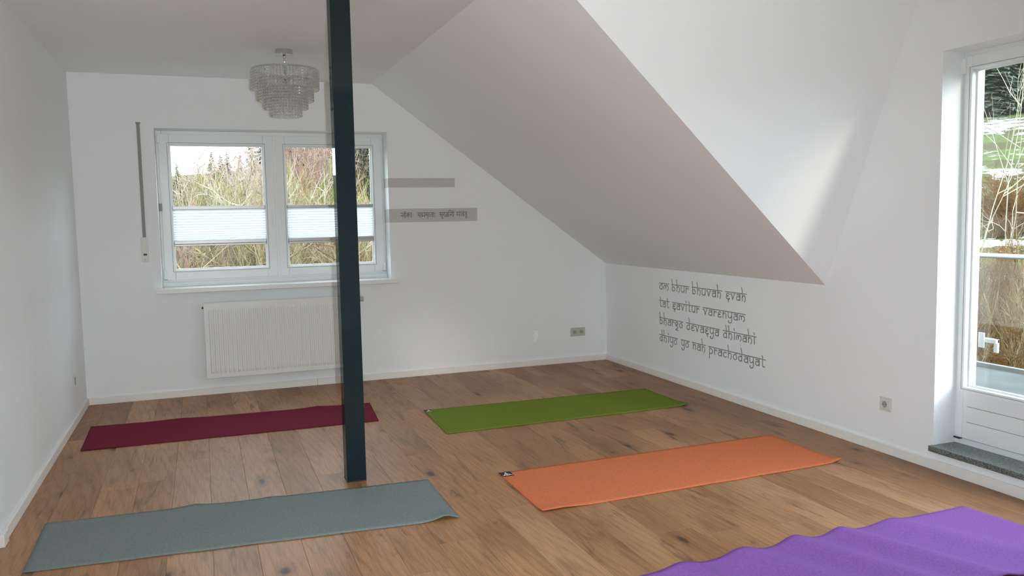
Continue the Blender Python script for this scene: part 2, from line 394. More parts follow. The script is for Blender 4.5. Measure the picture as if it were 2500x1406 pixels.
# pleated blinds clamped on the sashes
def blind(g, label):
    t = empty('pleated_blind', ((g[0]+g[1])/2, YW+0.012, 1.21)); tag(t, label, 'blind', 'pleated blinds on the back window')
    w = (g[1]-g[0])/2-0.002
    zt, zb = 0.327, 0.0                       # local heights of rails
    bm = bmesh.new(); box(bm, -w, w, -0.012, 0.010, zt-0.028, zt, 0.003); obj('top_rail', bm, M_blind_rail, t)
    bm = bmesh.new(); box(bm, -w, w, -0.012, 0.010, zb+0.018, zb+0.045, 0.003); br = obj('bottom_rail', bm, M_blind_rail, t)
    bm = bmesh.new(); box(bm, -w, w, -0.011, 0.009, zb, zb+0.016, 0.003); obj('rail_cap', bm, M_alu, br)
    n = 13; z0, z1 = zb+0.045, zt-0.028
    bm = bmesh.new(); rows = []
    for i in range(2*n+1):
        f = i/(2*n); z = z0+(z1-z0)*f**1.25; y = -0.006 if i % 2 else 0.006
        rows.append((bm.verts.new((-w+0.003, y, z)), bm.verts.new((w-0.003, y, z))))
    for a, b in zip(rows, rows[1:]): bm.faces.new((a[0], a[1], b[1], b[0]))
    obj('pleated_fabric', bm, M_fabric, t)
    for s in (-0.8, 0.8):
        bm = bmesh.new(); tube(bm, [(w*s, 0.0, zt), (w*s, 0.0, zt+0.495)], 0.0006, 4); obj('guide_cord', bm, M_white, t)
        bm = bmesh.new(); tube(bm, [(w*s, 0.0, zb), (w*s, 0.0, zb-0.19)], 0.0006, 4); obj('guide_cord', bm, M_white, t)
def fabric():
    m, n, l, b = nt('white_pleated_fabric'); n.remove(b)
    d = n.new('ShaderNodeBsdfDiffuse'); d.inputs[0].default_value = (0.82, 0.86, 0.86, 1)
    t = n.new('ShaderNodeBsdfTranslucent'); t.inputs[0].default_value = (0.90, 0.94, 0.93, 1)
    x = n.new('ShaderNodeMixShader'); x.inputs[0].default_value = 0.40
    l.new(d.outputs[0], x.inputs[1]); l.new(t.outputs[0], x.inputs[2]); l.new(x.outputs[0], n['Material Output'].inputs[0]); return m
M_fabric = fabric()
blind(GL['l'], 'white pleated blind on the window sash beside the grey shutter strap')
blind(GL['r'], 'white pleated blind on the window sash partly behind the dark post')

# roller shutter strap on the wall left of the window
t = tag(empty('shutter_strap', (-0.415, YB, 1.10)), 'grey woven shutter strap with a white winder plate beside the window', 'strap')
boxo('strap', (-0.011, 0.013, -0.006, -0.003, 0.09, 1.085), M_strap, t)
boxo('winder_plate', (-0.026, 0.024, -0.007, 0.0, 0.0, 0.195), M_plate, t, 0.002)
boxo('slot', (-0.012, 0.014, -0.0085, -0.0065, 0.052, 0.066), M_dark, t)
bm = bmesh.new(); tube(bm, [(0.0, -0.0066, 0.02), (0.0, -0.009, 0.02)], 0.004, 8); obj('screw', bm, M_gasket, t)
boxo('strap_guide', (-0.016, 0.018, -0.010, 0.0, 1.075, 1.088), M_strap, t, 0.002)

# ------------------------------------------------------------------ radiator
RX0, RX1, RZ0, RZ1 = -0.008, 1.175, 0.150, 0.756
RY0, RY1 = YB-0.118, YB-0.035
rad = tag(empty('radiator', (0.58, YB, 0.15)), 'white ribbed panel radiator hanging on the wall under the window', 'radiator')
def rpart(name, bm, mat, smooth=False): o = obj(name, bm, mat, rad, smooth); o.location = (-0.58, -YB, -0.15); return o
bm = bmesh.new()
nr = 33; px = (RX1-RX0-0.06)/nr; rows = []
zs = [RZ0+0.004, RZ0+0.036, RZ0+0.056, RZ1-0.062, RZ1-0.042, RZ1-0.004]
am = [0, 0, 1, 1, 0, 0]
xs = [RX0+0.002, RX0+0.03] + [RX0+0.03+px*(i+f) for i in range(nr) for f in (0.14, 0.32, 0.68, 0.86)] + [RX1-0.03, RX1-0.002]
hs = [0, 0] + [h for i in range(nr) for h in (0, 1, 1, 0)] + [0, 0]
grid = [[bm.verts.new((x, RY0 + 0.0085 - 0.0085*h*a, z)) for x, h in zip(xs, hs)] for z, a in zip(zs, am)]
for r0, r1 in zip(grid, grid[1:]):
    for i in range(len(xs)-1): bm.faces.new((r0[i], r0[i+1], r1[i+1], r1[i]))
box(bm, RX0, RX1, RY0+0.0086, RY0+0.018, RZ0, RZ1, 0.003)
rpart('front_panel', bm, M_rad)
bm = bmesh.new(); box(bm, RX0+0.01, RX1-0.01, RY1-0.012, RY1, RZ0+0.005, RZ1-0.005, 0.003); rpart('rear_panel', bm, M_rad)
bm = bmesh.new()
for i in range(56):
    x = RX0+0.02+i*(RX1-RX0-0.04)/55; box(bm, x-0.0015, x+0.0015, RY0+0.02, RY1-0.013, RZ0+0.03, RZ1-0.02)
rpart('convector_fins', bm, M_rad)['kind'] = 'stuff'
bm = bmesh.new(); box(bm, RX0, RX0+0.004, RY0+0.018, RY1, RZ0+0.002, RZ1, 0.001); rpart('side_cover', bm, M_rad)
bm = bmesh.new(); box(bm, RX1-0.004, RX1, RY0+0.018, RY1, RZ0+0.002, RZ1, 0.001); rpart('side_cover', bm, M_rad)
bm = bmesh.new()
for i in range(7):
    y = RY0+0.014+i*0.0095; box(bm, RX0, RX1, y, y+0.004, RZ1-0.003, RZ1+0.003)
rpart('top_grille', bm, M_rad)
bm = bmesh.new(); tube(bm, [(RX0-0.012, RY0+0.04, RZ1-0.035), (RX0, RY0+0.04, RZ1-0.035)], 0.009, 10); rpart('vent_plug', bm, M_dark)
for x in (0.2, 0.98):
    bm = bmesh.new(); box(bm, x-0.02, x+0.02, RY1-0.002, YB, RZ0+0.1, RZ1-0.1); rpart('wall_bracket', bm, M_rad)
bm = bmesh.new(); tube(bm, [(RX1, RY0+0.04, RZ1-0.03), (RX1+0.05, RY0+0.04, RZ1-0.03)], 0.010, 12); rpart('valve_body', bm, M_chrome)
bm = bmesh.new(); tube(bm, [(RX1+0.05, RY0+0.04, RZ1-0.03), (RX1+0.07, RY0+0.04, RZ1-0.03), (RX1+0.10, RY0+0.04, RZ1-0.03)], [0.016, 0.022, 0.021], 16); rpart('thermostat_knob', bm, flat('grey_knob', (0.42, 0.42, 0.40), 0.5))

# ------------------------------------------------------------------ sockets
def well(bm, cx, cz, r, y0, y1, n=20):
    a = [bm.verts.new((cx+r*math.cos(2*math.pi*k/n), y0, cz+r*math.sin(2*math.pi*k/n))) for k in range(n)]
    b = [bm.verts.new((cx+r*0.97*math.cos(2*math.pi*k/n), y1, cz+r*0.97*math.sin(2*math.pi*k/n))) for k in range(n)]
    for k in range(n): bm.faces.new((a[k], b[k], b[(k+1) % n], a[(k+1) % n]))
    bm.faces.new(b)
def socket(name, loc_, rz, units, label, mat):
    t = tag(empty(name, loc_, rz), label, 'socket')
    w = 0.081 + 0.071*(units-1)
    bm = bmesh.new(); box(bm, -w/2, w/2, -0.009, 0, 0, 0.081, 0.003); obj('cover_frame', bm, mat, t)
    for u in range(units):
        cx = (u-(units-1)/2)*0.071
        bm = bmesh.new(); box(bm, cx-0.0275, cx+0.0275, -0.011, -0.008, 0.013, 0.068, 0.002); ins = obj('insert', bm, mat, t)
        bm = bmesh.new(); tube(bm, [(cx, -0.0108, 0.0405), (cx, -0.0125, 0.0405)], 0.0205, 20); obj('well_rim', bm, mat, ins)
        bm = bmesh.new(); tube(bm, [(cx, -0.0122, 0.0405), (cx, -0.0128, 0.0405)], 0.0185, 20); obj('well', bm, M_socket_in, ins)
        for s in (-0.0095, 0.0095):
            bm = bmesh.new(); tube(bm, [(cx+s, -0.0126, 0.0405), (cx+s, -0.0132, 0.0405)], 0.0028, 8); obj('pin_hole', bm, M_dark, ins)
        for s in (0.024, 0.057):
            bm = bmesh.new(); box(bm, cx-0.003, cx+0.003, -0.0134, -0.0126, s-0.002, s+0.002); obj('earth_contact', bm, M_chrome, ins)
    return t
socket('double_socket', (3.331, YB, 0.2515), 0, 2, 'grey beige double wall socket near the knee wall corner', M_socket)
socket('wall_socket', (XR, 3.570, 0.246), math.radians(-90), 1, 'light grey single wall socket on the wall beside the glazed door', M_plate)
t = tag(empty('wall_plate', (XL, 6.435, 0.264), math.radians(90)), 'small pale cable outlet plate low on the plain long wall', 'outlet')
boxo('cover', (-0.04, 0.04, -0.009, 0, 0, 0.081), M_plate, t, 0.003); boxo('outlet_insert', (-0.025, 0.025, -0.011, -0.008, 0.015, 0.066), M_socket_in, t, 0.002)

# ------------------------------------------------------------------ stripes and lettering
def smooth_path(p, k=5):
    if len(p) < 3: return [Vector(q) for q in p]
    P = [Vector(q) for q in p]; P = [2*P[0]-P[1]] + P + [2*P[-1]-P[-2]]; out = []
    for i in range(1, len(P)-2):
        for j in range(k):
            t = j/k; a, b, c, d = P[i-1:i+3]
            out.append(0.5*((2*b)+(c-a)*t+(2*a-5*b+4*c-d)*t*t+(3*b-a-3*c+d)*t**3))
    out.append(P[-2]); return out
def ribbon(bm, path, w, f, lift=0.0):
    """flat stroke: path of 2D points, f maps (u,v,lift) to 3D"""
    p = smooth_path(path); L = []; R = []
    for i, q in enumerate(p):
        d = p[min(i+1, len(p)-1)]-p[max(i-1, 0)]
        if d.length < 1e-9: d = Vector((1, 0))
        d.normalize(); n = Vector((-d.y, d.x))*w/2
        e = d*(w*0.35 if i == len(p)-1 else (-w*0.35 if i == 0 else 0))
        L.append(bm.verts.new(f(q+n+e, lift))); R.append(bm.verts.new(f(q-n+e, lift)))
    for i in range(len(p)-1): bm.faces.new((L[i], R[i], R[i+1], L[i+1]))
G = {  # headline at 1, baseline 0; (advance, strokes)
 'o': (1.0, [[(0.72, 1.0), (0.66, 0.84), (0.4, 0.74), (0.16, 0.5), (0.16, 0.2), (0.42, 0.0), (0.72, 0.16), (0.76, 0.46), (0.62, 0.66)]]),
 'm': (1.2, [[(0.12, 0.1), (0.1, 0.45), (0.22, 0.72), (0.42, 0.68), (0.5, 0.4), (0.48, 0.2)], [(0.5, 0.4), (0.58, 0.68), (0.82, 0.74), (1.02, 0.5), (1.0, 0.18), (0.84, -0.04)]]),
 'b': (0.95, [[(0.04, 1.85), (0.14, 1.4), (0.16, 1.0), (0.16, 0.0)], [(0.16, 0.56), (0.46, 0.66), (0.72, 0.42), (0.66, 0.12), (0.4, 0.0), (0.16, 0.06)]]),
 'h': (1.0, [[(0.1, 1.85), (0.2, 1.4), (0.22, 1.0), (0.22, 0.0)], [(0.22, 0.5), (0.42, 0.74), (0.68, 0.7), (0.78, 0.4), (0.74, 0.1), (0.62, -0.12)]]),
 'u': (1.0, [[(0.16, 1.0), (0.16, 0.32), (0.3, 0.04), (0.56, 0.06), (0.76, 0.28)], [(0.78, 1.0), (0.78, 0.0)]]),
 'r': (0.8, [[(0.2, 1.0), (0.2, 0.0)], [(0.2, 0.42), (0.36, 0.68), (0.6, 0.70), (0.66, 0.58)]]),
 'v': (1.0, [[(0.02, 0.72), (0.2, 0.74), (0.32, 0.5), (0.46, 0.0)], [(0.46, 0.0), (0.62, 0.4), (0.84, 1.0)]]),
 'a': (1.0, [[(0.8, 1.0), (0.8, 0.0)], [(0.8, 0.46), (0.5, 0.54), (0.2, 0.4), (0.2, 0.12), (0.46, 0.0), (0.8, 0.16)], [(0.2, 0.72), (0.46, 0.80), (0.8, 0.68)]]),
 's': (0.95, [[(0.76, 0.68), (0.5, 0.78), (0.22, 0.68), (0.26, 0.5), (0.6, 0.42)], [(0.5, 0.44), (0.2, 0.32), (0.2, 0.1), (0.5, 0.0), (0.76, 0.1), (0.66, -0.1), (0.5, -0.16), (0.6, -0.42)]]),
 't': (0.85, [[(0.28, 1.5), (0.36, 1.2), (0.36, 0.25), (0.48, 0.02), (0.72, 0.06)]]),
 'i': (0.6, [[(0.3, 1.0), (0.3, 0.0)], [(0.2, 1.55), (0.3, 1.3)]]),
 'e': (0.9, [[(0.74, 0.68), (0.5, 0.78), (0.22, 0.66), (0.28, 0.48), (0.58, 0.44)], [(0.5, 0.44), (0.16, 0.3), (0.18, 0.08), (0.46, 0.0), (0.76, 0.12)]]),
 'n': (1.0, [[(0.2, 1.0), (0.2, 0.0)], [(0.2, 0.46), (0.42, 0.74), (0.66, 0.7), (0.74, 0.46), (0.74, 0.0)]]),
 'y': (1.0, [[(0.16, 1.0), (0.16, 0.45), (0.3, 0.18), (0.56, 0.2), (0.76, 0.42)], [(0.78, 1.0), (0.78, -0.2), (0.62, -0.52), (0.34, -0.56), (0.16, -0.36), (0.3, -0.3)]]),
 'g': (0.95, [[(0.5, 0.78), (0.2, 0.66), (0.2, 0.4), (0.5, 0.34), (0.72, 0.5), (0.66, 0.72), (0.42, 0.8)], [(0.4, 0.34), (0.24, 0.18), (0.6, 0.08), (0.72, -0.1), (0.44, -0.28), (0.14, -0.5), (0.5, -0.44), (0.8, -0.52)]]),
 'd': (1.0, [[(0.56, 1.85), (0.68, 1.4), (0.72, 1.0), (0.72, 0.0)], [(0.72, 0.6), (0.42, 0.7), (0.16, 0.44), (0.2, 0.1), (0.46, 0.0), (0.72, 0.2)]]),
 'p': (1.0, [[(0.18, 1.0), (0.18, -0.7)], [(0.18, 0.66), (0.5, 0.74), (0.76, 0.5), (0.72, 0.16), (0.46, 0.0), (0.18, 0.08)]]),
 'c': (0.9, [[(0.74, 0.64), (0.48, 0.74), (0.18, 0.52), (0.18, 0.18), (0.44, 0.0), (0.76, 0.1)]]),
}
LINES = [(0.815, [('om', 6.061, 5.904), ('bhur', 5.864, 5.603), ('bhuvah', 5.562, 5.161), ('svah', 5.116, 4.863)]),
         (0.667, [('tat', 6.062, 5.899), ('savitur', 5.853, 5.454), ('varenyam', 5.409, 4.874)]),
         (0.520, [('bhargo', 6.057, 5.688), ('devasya', 5.646, 5.188), ('dhimahi', 5.146, 4.752)]),
         (0.372, [('dhiyo', 6.058, 5.771), ('yo', 5.721, 5.598), ('nah', 5.556, 5.369), ('prachodayat', 5.330, 4.647)])]
txt = tag(empty('wall_lettering', (XR, 5.35, 0.28)), 'four lines of grey Sanskrit verse lettering on the white knee wall', 'lettering')
UH = 0.052
for z, words in LINES:
    bm = bmesh.new()
    for wd, y0, y1 in words:
        adv = sum(G[c][0] for c in wd); s = (y0-y1)/adv
        f0 = lambda q, lift: Vector((XR-0.0012-lift, y0-q.x, z+q.y))
        ribbon(bm, [(0, 0), (y0-y1, 0)], 0.0068, f0)
        x = 0
        for c in wd:
            a, st = G[c]
            for p in st:
                ribbon(bm, [(x*s + u*s*1.0, (v-1)*UH) for u, v in p], 0.0075, f0, 0.0002)
            x += a
    o = obj('text_line', bm, M_text, txt); o.location = (-XR, -5.35, -0.28)
    md = o.modifiers.new('thick', 'SOLIDIFY'); md.thickness = 0.0012; md.offset = 0

# painted stripes on the back wall, running a little way into the window reveal
def stripe(x1, z0, z1, label):
    bm = bmesh.new(); box(bm, WX1, x1, YB-0.0015, YB+0.0004, z0, z1); box(bm, WX1-0.0012, WX1+0.0004, YB-0.0015, YB+0.17, z0, z1)
    o = obj('wall_stripe', bm, M_stripe); return tag(o, label, 'stripe')
stripe(2.140, 1.6735, 1.7535, 'short plain grey stripe painted on the wall right of the window')
st = stripe(2.345, 1.370, 1.488, 'longer grey wall stripe with a line of Devanagari lettering')
DV = {
 'la': (1.0, [[(0.92, 1), (0.92, 0)], [(0.05, 0.42), (0.2, 0.3), (0.34, 0.5), (0.46, 0.62), (0.58, 0.45), (0.5, 0.12)], [(0.58, 0.5), (0.74, 0.62), (0.92, 0.6)]]),
 'aa': (0.35, [[(0.2, 1), (0.2, 0)]]),
 'o': (0.4, [[(0.2, 1), (0.2, 0)], [(0.2, 1.0), (0.1, 1.25), (-0.15, 1.42)]]),
 'ka': (1.05, [[(0.5, 1), (0.5, 0)], [(0.5, 0.6), (0.25, 0.72), (0.1, 0.5), (0.25, 0.28), (0.5, 0.5)], [(0.5, 0.62), (0.76, 0.7), (0.92, 0.5), (0.82, 0.2)]]),
 'vis': (0.5, [[(0.25, 0.72), (0.27, 0.60)], [(0.25, 0.26), (0.27, 0.12)]]),
 'sa': (0.95, [[(0.84, 1), (0.84, 0)], [(0.3, 1.0), (0.34, 0.75), (0.12, 0.55), (0.3, 0.42), (0.55, 0.05)], [(0.3, 0.5), (0.84, 0.5)]]),
 'ma': (0.95, [[(0.84, 1), (0.84, 0)], [(0.22, 1), (0.22, 0.3), (0.12, 0.18), (0.3, 0.2), (0.3, 0.34), (0.84, 0.34)]]),
 'hal': (0.0, [[(-0.5, -0.12), (-0.36, -0.34)]]),
 'ta': (0.85, [[(0.72, 1), (0.72, 0)], [(0.72, 0.62), (0.35, 0.6), (0.18, 0.36), (0.36, 0.08)]]),
 'uu': (0.0, [[(-0.2, 0.02), (-0.36, -0.22), (-0.1, -0.36), (0.02, -0.2)]]),
 'kha': (1.2, [[(1.08, 1), (1.08, 0)], [(0.22, 1), (0.36, 0.7), (0.1, 0.5), (0.3, 0.3), (0.5, 0.05), (0.95, 0.1)], [(1.08, 0.62), (0.74, 0.62), (0.64, 0.4), (0.84, 0.28), (1.08, 0.45)]]),
 'na': (0.85, [[(0.72, 1), (0.72, 0)], [(0.72, 0.55), (0.3, 0.55), (0.16, 0.42), (0.3, 0.32), (0.36, 0.5)]]),
 'i': (0.32, [[(0.16, 1), (0.16, 0)], [(0.16, 1.0), (0.2, 1.35), (0.6, 1.45), (0.9, 1.1)]]),
 'bha': (1.0, [[(0.86, 1), (0.86, 0)], [(0.1, 0.9), (0.24, 0.98), (0.28, 0.62), (0.1, 0.42), (0.3, 0.36), (0.86, 0.42)]]),
 'va': (0.85, [[(0.74, 1), (0.74, 0)], [(0.74, 0.62), (0.36, 0.66), (0.2, 0.42), (0.42, 0.22), (0.74, 0.42)]]),
 'dot': (0.0, [[(-0.14, 1.24), (-0.1, 1.36)]]),
}
DW = [(['la', 'o', 'ka', 'aa', 'vis'], 1.641, 1.757), (['sa', 'ma', 'sa', 'hal', 'ta', 'aa', 'vis'], 1.791, 1.962),
      (['sa', 'uu', 'kha', 'i', 'na', 'o'], 1.989, 2.129), (['bha', 'va', 'dot', 'ta', 'uu'], 2.148, 2.248)]
bm = bmesh.new()
for wd, x0, x1 in DW:
    adv = sum(DV[c][0] for c in wd); s = (x1-x0)/adv
    f0 = lambda q, lift: Vector((q.x, YB-0.0026-lift, 1.451+q.y))
    xe = x1 - (DV['vis'][0]*s if wd[-1] == 'vis' else 0)
    ribbon(bm, [(x0, 0), (xe, 0)], 0.0042, f0); x = 0
    for c in wd:
        for p in DV[c][1]: ribbon(bm, [(x0+(x+u)*s, (v-1)*0.039) for u, v in p], 0.0042, f0, 0.0002)
        x += DV[c][0]
obj('lettering', bm, M_stripe_text, st)
# irregular white smear on the wall
bm = bmesh.new(); cx, cz = 2.895, 0.283
pts = [(-0.028, 0.062), (-0.004, 0.046), (0.022, 0.050), (0.030, 0.030), (0.024, -0.004), (0.012, -0.034), (-0.010, -0.058), (-0.026, -0.052), (-0.012, -0.028), (-0.024, 0.0), (-0.016, 0.030)]
prism(bm, [(cx+a, YB-0.0012, cz+b) for a, b in pts], (0, 0.0013, 0)); tag(obj('white_smear', bm, M_spot), 'small white smear low on the wall beside the double socket', 'smear')

# ------------------------------------------------------------------ post
po = tag(empty('steel_post', (0.721, 4.362, 0)), 'dark teal lacquered square steel post standing on the wooden floor', 'post')
boxo('post_shaft', (-0.0515, 0.0515, -0.0515, 0.0515, 0.004, H+0.01), M_post, po, 0.003)
boxo('foot_gasket', (-0.052, 0.052, -0.052, 0.052, 0.0, 0.006), M_dark, po)

# ------------------------------------------------------------------ chandelier
CHX, CHY = 0.586, 5.81
ch = tag(empty('chandelier', (CHX, CHY, H)), 'tiered crystal bead chandelier with chrome canopy hanging from the ceiling', 'chandelier')
bm = bmesh.new(); lathe(bm, [(0.058, 0.0), (0.0585, -0.028), (0.056, -0.033), (0.012, -0.035)], 32); obj('canopy', bm, M_chrome, ch)
bm = bmesh.new(); lathe(bm, [(0.010, -0.034), (0.010, -0.052), (0.006, -0.056), (0.006, -0.150), (0.010, -0.152), (0.010, -0.2)], 14); obj('stem', bm, M_chrome, ch, True)
bm = bmesh.new(); lathe(bm, [(0.012, -0.165), (0.035, -0.170), (0.035, -0.196), (0.020, -0.205), (0.008, -0.225)], 20); obj('lamp_holder_hub', bm, M_chrome, ch)
M_bulb = flat('halogen_bulb_glass', (0.85, 0.86, 0.86), 0.08)
for k in range(5):
    a = k*2*math.pi/5+0.3; d = Vector((math.cos(a), math.sin(a), 0))
    bm = bmesh.new(); tube(bm, [d*0.03+Vector((0, 0, -0.185)), d*0.055+Vector((0, 0, -0.188)), d*0.066+Vector((0, 0, -0.205))], 0.005, 8); arm = obj('lamp_arm', bm, M_chrome, ch)
    bm = bmesh.new(); lathe(bm, [(0.006, 0), (0.009, -0.008), (0.009, -0.028), (0.004, -0.036)], 10, d*0.066+Vector((0, 0, -0.205))); obj('bulb', bm, M_bulb, arm, True)
TIERS = [(0.219, -0.137, -0.262, 66, 7), (0.181, -0.205, -0.338, 54, 7), (0.141, -0.255, -0.390, 42, 7), (0.100, -0.305, -0.440, 30, 7)]
def bead_strand(L, nb):
    bm = bmesh.new(); h = L/nb; n = 6; prof = []
    for i in range(nb):
        z = -i*h; prof += [(0.0016, z-h*0.02), (0.0072, z-h*0.32), (0.0072, z-h*0.68), (0.0016, z-h*0.98)]
    lathe(bm, prof, n); me = bpy.data.meshes.new('bead_strand'); bm.to_mesh(me); bm.free(); me.materials.append(M_crystal); return me
for ti, (r, z0, z1, n, nb) in enumerate(TIERS):
    bm = bmesh.new(); nn = 64
    for k in range(nn):
        pass
    lathe(bm, [(r-0.004, z0-0.005), (r+0.003, z0-0.005), (r+0.003, z0+0.007), (r-0.004, z0+0.007)], 64)
    # inner faces of the hoop
    ring = obj('tier_hoop', bm, M_chrome, ch)
    me = ring.data
    bm = bmesh.new(); bm.from_mesh(me)
    big = [f for f in bm.faces if len(f.verts) > 10]; bmesh.ops.delete(bm, geom=big, context='FACES_ONLY')
    rr = bmesh.ops.bridge_loops(bm, edges=[e for e in bm.edges if e.is_boundary]); bm.to_mesh(me); bm.free()
    for k in range(3):
        a = k*2*math.pi/3+0.4; d = Vector((math.cos(a), math.sin(a), 0))
        bm = bmesh.new(); tube(bm, [Vector((0, 0, -0.175 if ti < 2 else -0.20))+d*0.02, d*r+Vector((0, 0, z0))], 0.0018, 6); obj('hoop_spoke', bm, M_chrome, ring)
    sm = bead_strand(z0-z1, nb)
    for k in range(n):
        a = 2*math.pi*k/n
        o = bpy.data.objects.new('bead_strand', sm); COL.objects.link(o); o.parent = ring
        o.location = (r*math.cos(a), r*math.sin(a), z0-0.004); o.rotation_euler = (0, 0, a)

# ------------------------------------------------------------------ yoga mats
def yoga_mat(corners, mat, label, curls, wave=None, lab=None, th=0.0045, seed=0):
    """corners: far-left, far-right, near-right, near-left on the floor"""
    A, B_, C_, D_ = [Vector((*c, 0)) for c in corners]; c0 = (A+B_+C_+D_)/4
    t = tag(empty('yoga_mat', c0), label, 'yoga mat', 'yoga mats laid out on the floor')
    nu, nv = 72, 24; bm = bmesh.new(); top = []; bot = []
    for j in range(nv+1):
        v = j/nv; rt_, rb_ = [], []
        for i in range(nu+1):
            u = i/nu; p = A*(1-u)*(1-v)+B_*u*(1-v)+C_*u*v+D_*(1-u)*v - c0
            e = 0.005*noise.noise(Vector((u*9+seed, 0 if v < 0.5 else 7, 3.1)))*(1 if v in (0, 1) else 0)*0.8
            z = 0.0008
            for (cu, cv, hgt, ru, rv) in curls:
                du = abs(u-cu)/ru; dv = abs(v-cv)/rv
                z += hgt*max(0, 1-du)**1.6*max(0, 1-dv)**1.4
            if wave: z += wave(u, v)
            q = p+Vector((0, e, z)); rb_.append(bm.verts.new(q)); rt_.append(bm.verts.new(q+Vector((0, 0, th))))
        top.append(rt_); bot.append(rb_)
    for j in range(nv):
        for i in range(nu):
            bm.faces.new((top[j][i], top[j+1][i], top[j+1][i+1], top[j][i+1])); bm.faces.new((bot[j][i], bot[j][i+1], bot[j+1][i+1], bot[j+1][i]))
    for i in range(nu):
        bm.faces.new((top[0][i], top[0][i+1], bot[0][i+1], bot[0][i])); bm.faces.new((top[nv][i], bot[nv][i], bot[nv][i+1], top[nv][i+1]))
    for j in range(nv):
        bm.faces.new((top[j][0], bot[j][0], bot[j+1][0], top[j+1][0])); bm.faces.new((top[j][nu], top[j+1][nu], bot[j+1][nu], bot[j][nu]))
    bmesh.ops.recalc_face_normals(bm, faces=bm.faces[:])
    obj('mat_sheet', bm, mat, t, True)
    if lab:
        w, h = lab; ux = (B_-A).normalized(); vy = (D_-A).normalized(); o = A-c0+Vector((0, 0, th+0.0012))
        f = lambda a, b, z=0: o+ux*a+vy*b+Vector((0, 0, z))
        bm = bmesh.new(); prism(bm, [f(-0.001, -0.001), f(w, 0), f(w, h), f(0, h)], (0, 0, 0.0009)); lb = obj('corner_label', bm, M_black, t)
        bm = bmesh.new()
        m2 = lambda q, l_: f(q.x, h-q.y, 0.0013+l_)
        # seated figure in white
        for k, p in enumerate(([(0.10, 0.16), (0.25, 0.24), (0.5, 0.16), (0.75, 0.24), (0.9, 0.16)], [(0.5, 0.22), (0.5, 0.62)], [(0.5, 0.58), (0.34, 0.42), (0.26, 0.28)], [(0.5, 0.58), (0.66, 0.42), (0.74, 0.28)], [(0.47, 0.76), (0.53, 0.76)])):
            ribbon(bm, [(x*w, y*h) for x, y in p], 0.0065 if k != 4 else 0.010, m2, k*0.0001)
        obj('label_emblem', bm, M_white, lb)
    return t
yoga_mat([(1.463, 5.732), (3.279, 5.685), (3.275, 5.055), (1.432, 5.037)], M_green, 'green yoga mat lying between the knee wall verse and the orange mat',
         [(1, 1, 0.018, 0.05, 0.16)], lab=(0.055, 0.075), seed=1)
yoga_mat([(1.460, 4.122), (3.286, 4.147), (3.287, 3.532), (1.452, 3.480)], M_orange, 'orange yoga mat with a black corner label lying before the door',
         [(1, 1, 0.019, 0.05, 0.16), (0, 1, 0.008, 0.16, 0.14), (0.06, 1, 0.006, 0.1, 0.1)], lab=(0.066, 0.076), seed=2)
yoga_mat([(-0.777, 6.261), (1.147, 6.150), (1.098, 5.572), (-0.762, 5.610)], M_burg, 'burgundy yoga mat lying below the radiator behind the post',
         [(0.80, 0, 0.010, 0.10, 0.2), (0.30, 0, 0.006, 0.12, 0.2), (0, 1, 0.004, 0.2, 0.3)], seed=3)
yoga_mat([(-0.750, 4.287), (1.078, 4.178), (1.065, 3.564), (-0.741, 3.703)], M_blue, 'blue grey yoga mat lying at the foot of the dark post',
         [(0.965, 1, 0.026, 0.06, 0.22), (0.36, 0, 0.012, 0.07, 0.14), (0.56, 0, 0.006, 0.05, 0.12)], seed=4)
def waves(u, v):
    z = 0
    for c, hgt, w, sl in ((0.14, 0.016, 0.04, 0.10), (0.30, 0.022, 0.045, 0.12), (0.45, 0.025, 0.042, 0.10), (0.585, 0.021, 0.036, 0.10), (0.74, 0.013, 0.045, 0.12)):
        d = (u-c-sl*v)/w; z += 1.35*hgt*math.exp(-d*d)*(1-0.2*v)
    return z
yoga_mat([(1.455, 2.690), (3.287, 2.754), (3.360, 2.150), (1.470, 2.070)], M_purple, 'purple wavy yoga mat lying nearest the granite door step', [], wave=waves, th=0.006, seed=5)

# ------------------------------------------------------------------ glazed balcony door
dr = tag(empty('door_1', (XR+0.15, 2.65, 0.12)), kind='structure'); dof = Vector((XR+0.15, 2.65, 0.12))
def dpart(name, bm, mat, parent=None):
    o = obj(name, bm, mat, parent or dr)
    if parent is None: o.location = -dof
    return o
XD = XR+0.148
def dframe(bm, y0, y1, z0, z1, w, x0, x1, bev=0):
    l, r, b, t_ = w       # l at y1 side (far), r at y0 side
    box(bm, x0, x1, y1-l, y1, z0, z1, bev); box(bm, x0, x1, y0, y0+r, z0, z1, bev)
    box(bm, x0, x1, y0+r, y1-l, z0, z0+b, bev); box(bm, x0, x1, y0+r, y1-l, z1-t_, z1, bev)
bm = bmesh.new(); dframe(bm, DY0, DY1+0.004, 0.130, 2.214, (0.030, 0.030, 0.032, 0.035), XD+0.008, XD+0.085, 0.003); dpart('door_frame', bm, M_pvc)
GY0, GY1, DGZ0, DGZ1 = DY0+0.095, 3.192, 0.446, 2.118
bm = bmesh.new(); dframe(bm, DY0+0.012, DY1-0.010, 0.166, 2.190, (DY1-0.010-GY1, GY0-DY0-0.012, DGZ0-0.166, 2.190-DGZ1), XD, XD+0.066, 0.004)
leaf = dpart('door_leaf', bm, M_pvc)
bm = bmesh.new(); dframe(bm, GY0-0.004, GY1+0.004, DGZ0-0.004, DGZ1+0.004, (0.013,)*4, XD+0.032, XD+0.048, 0.002); obj('glazing_bead', bm, M_pvc, leaf)
bm = bmesh.new(); dframe(bm, GY0-0.014, GY1+0.014, DGZ0-0.014, DGZ1+0.014, (0.0025,)*4, XD-0.0012, XD+0.001); obj('bead_joint', bm, M_gasket, leaf)
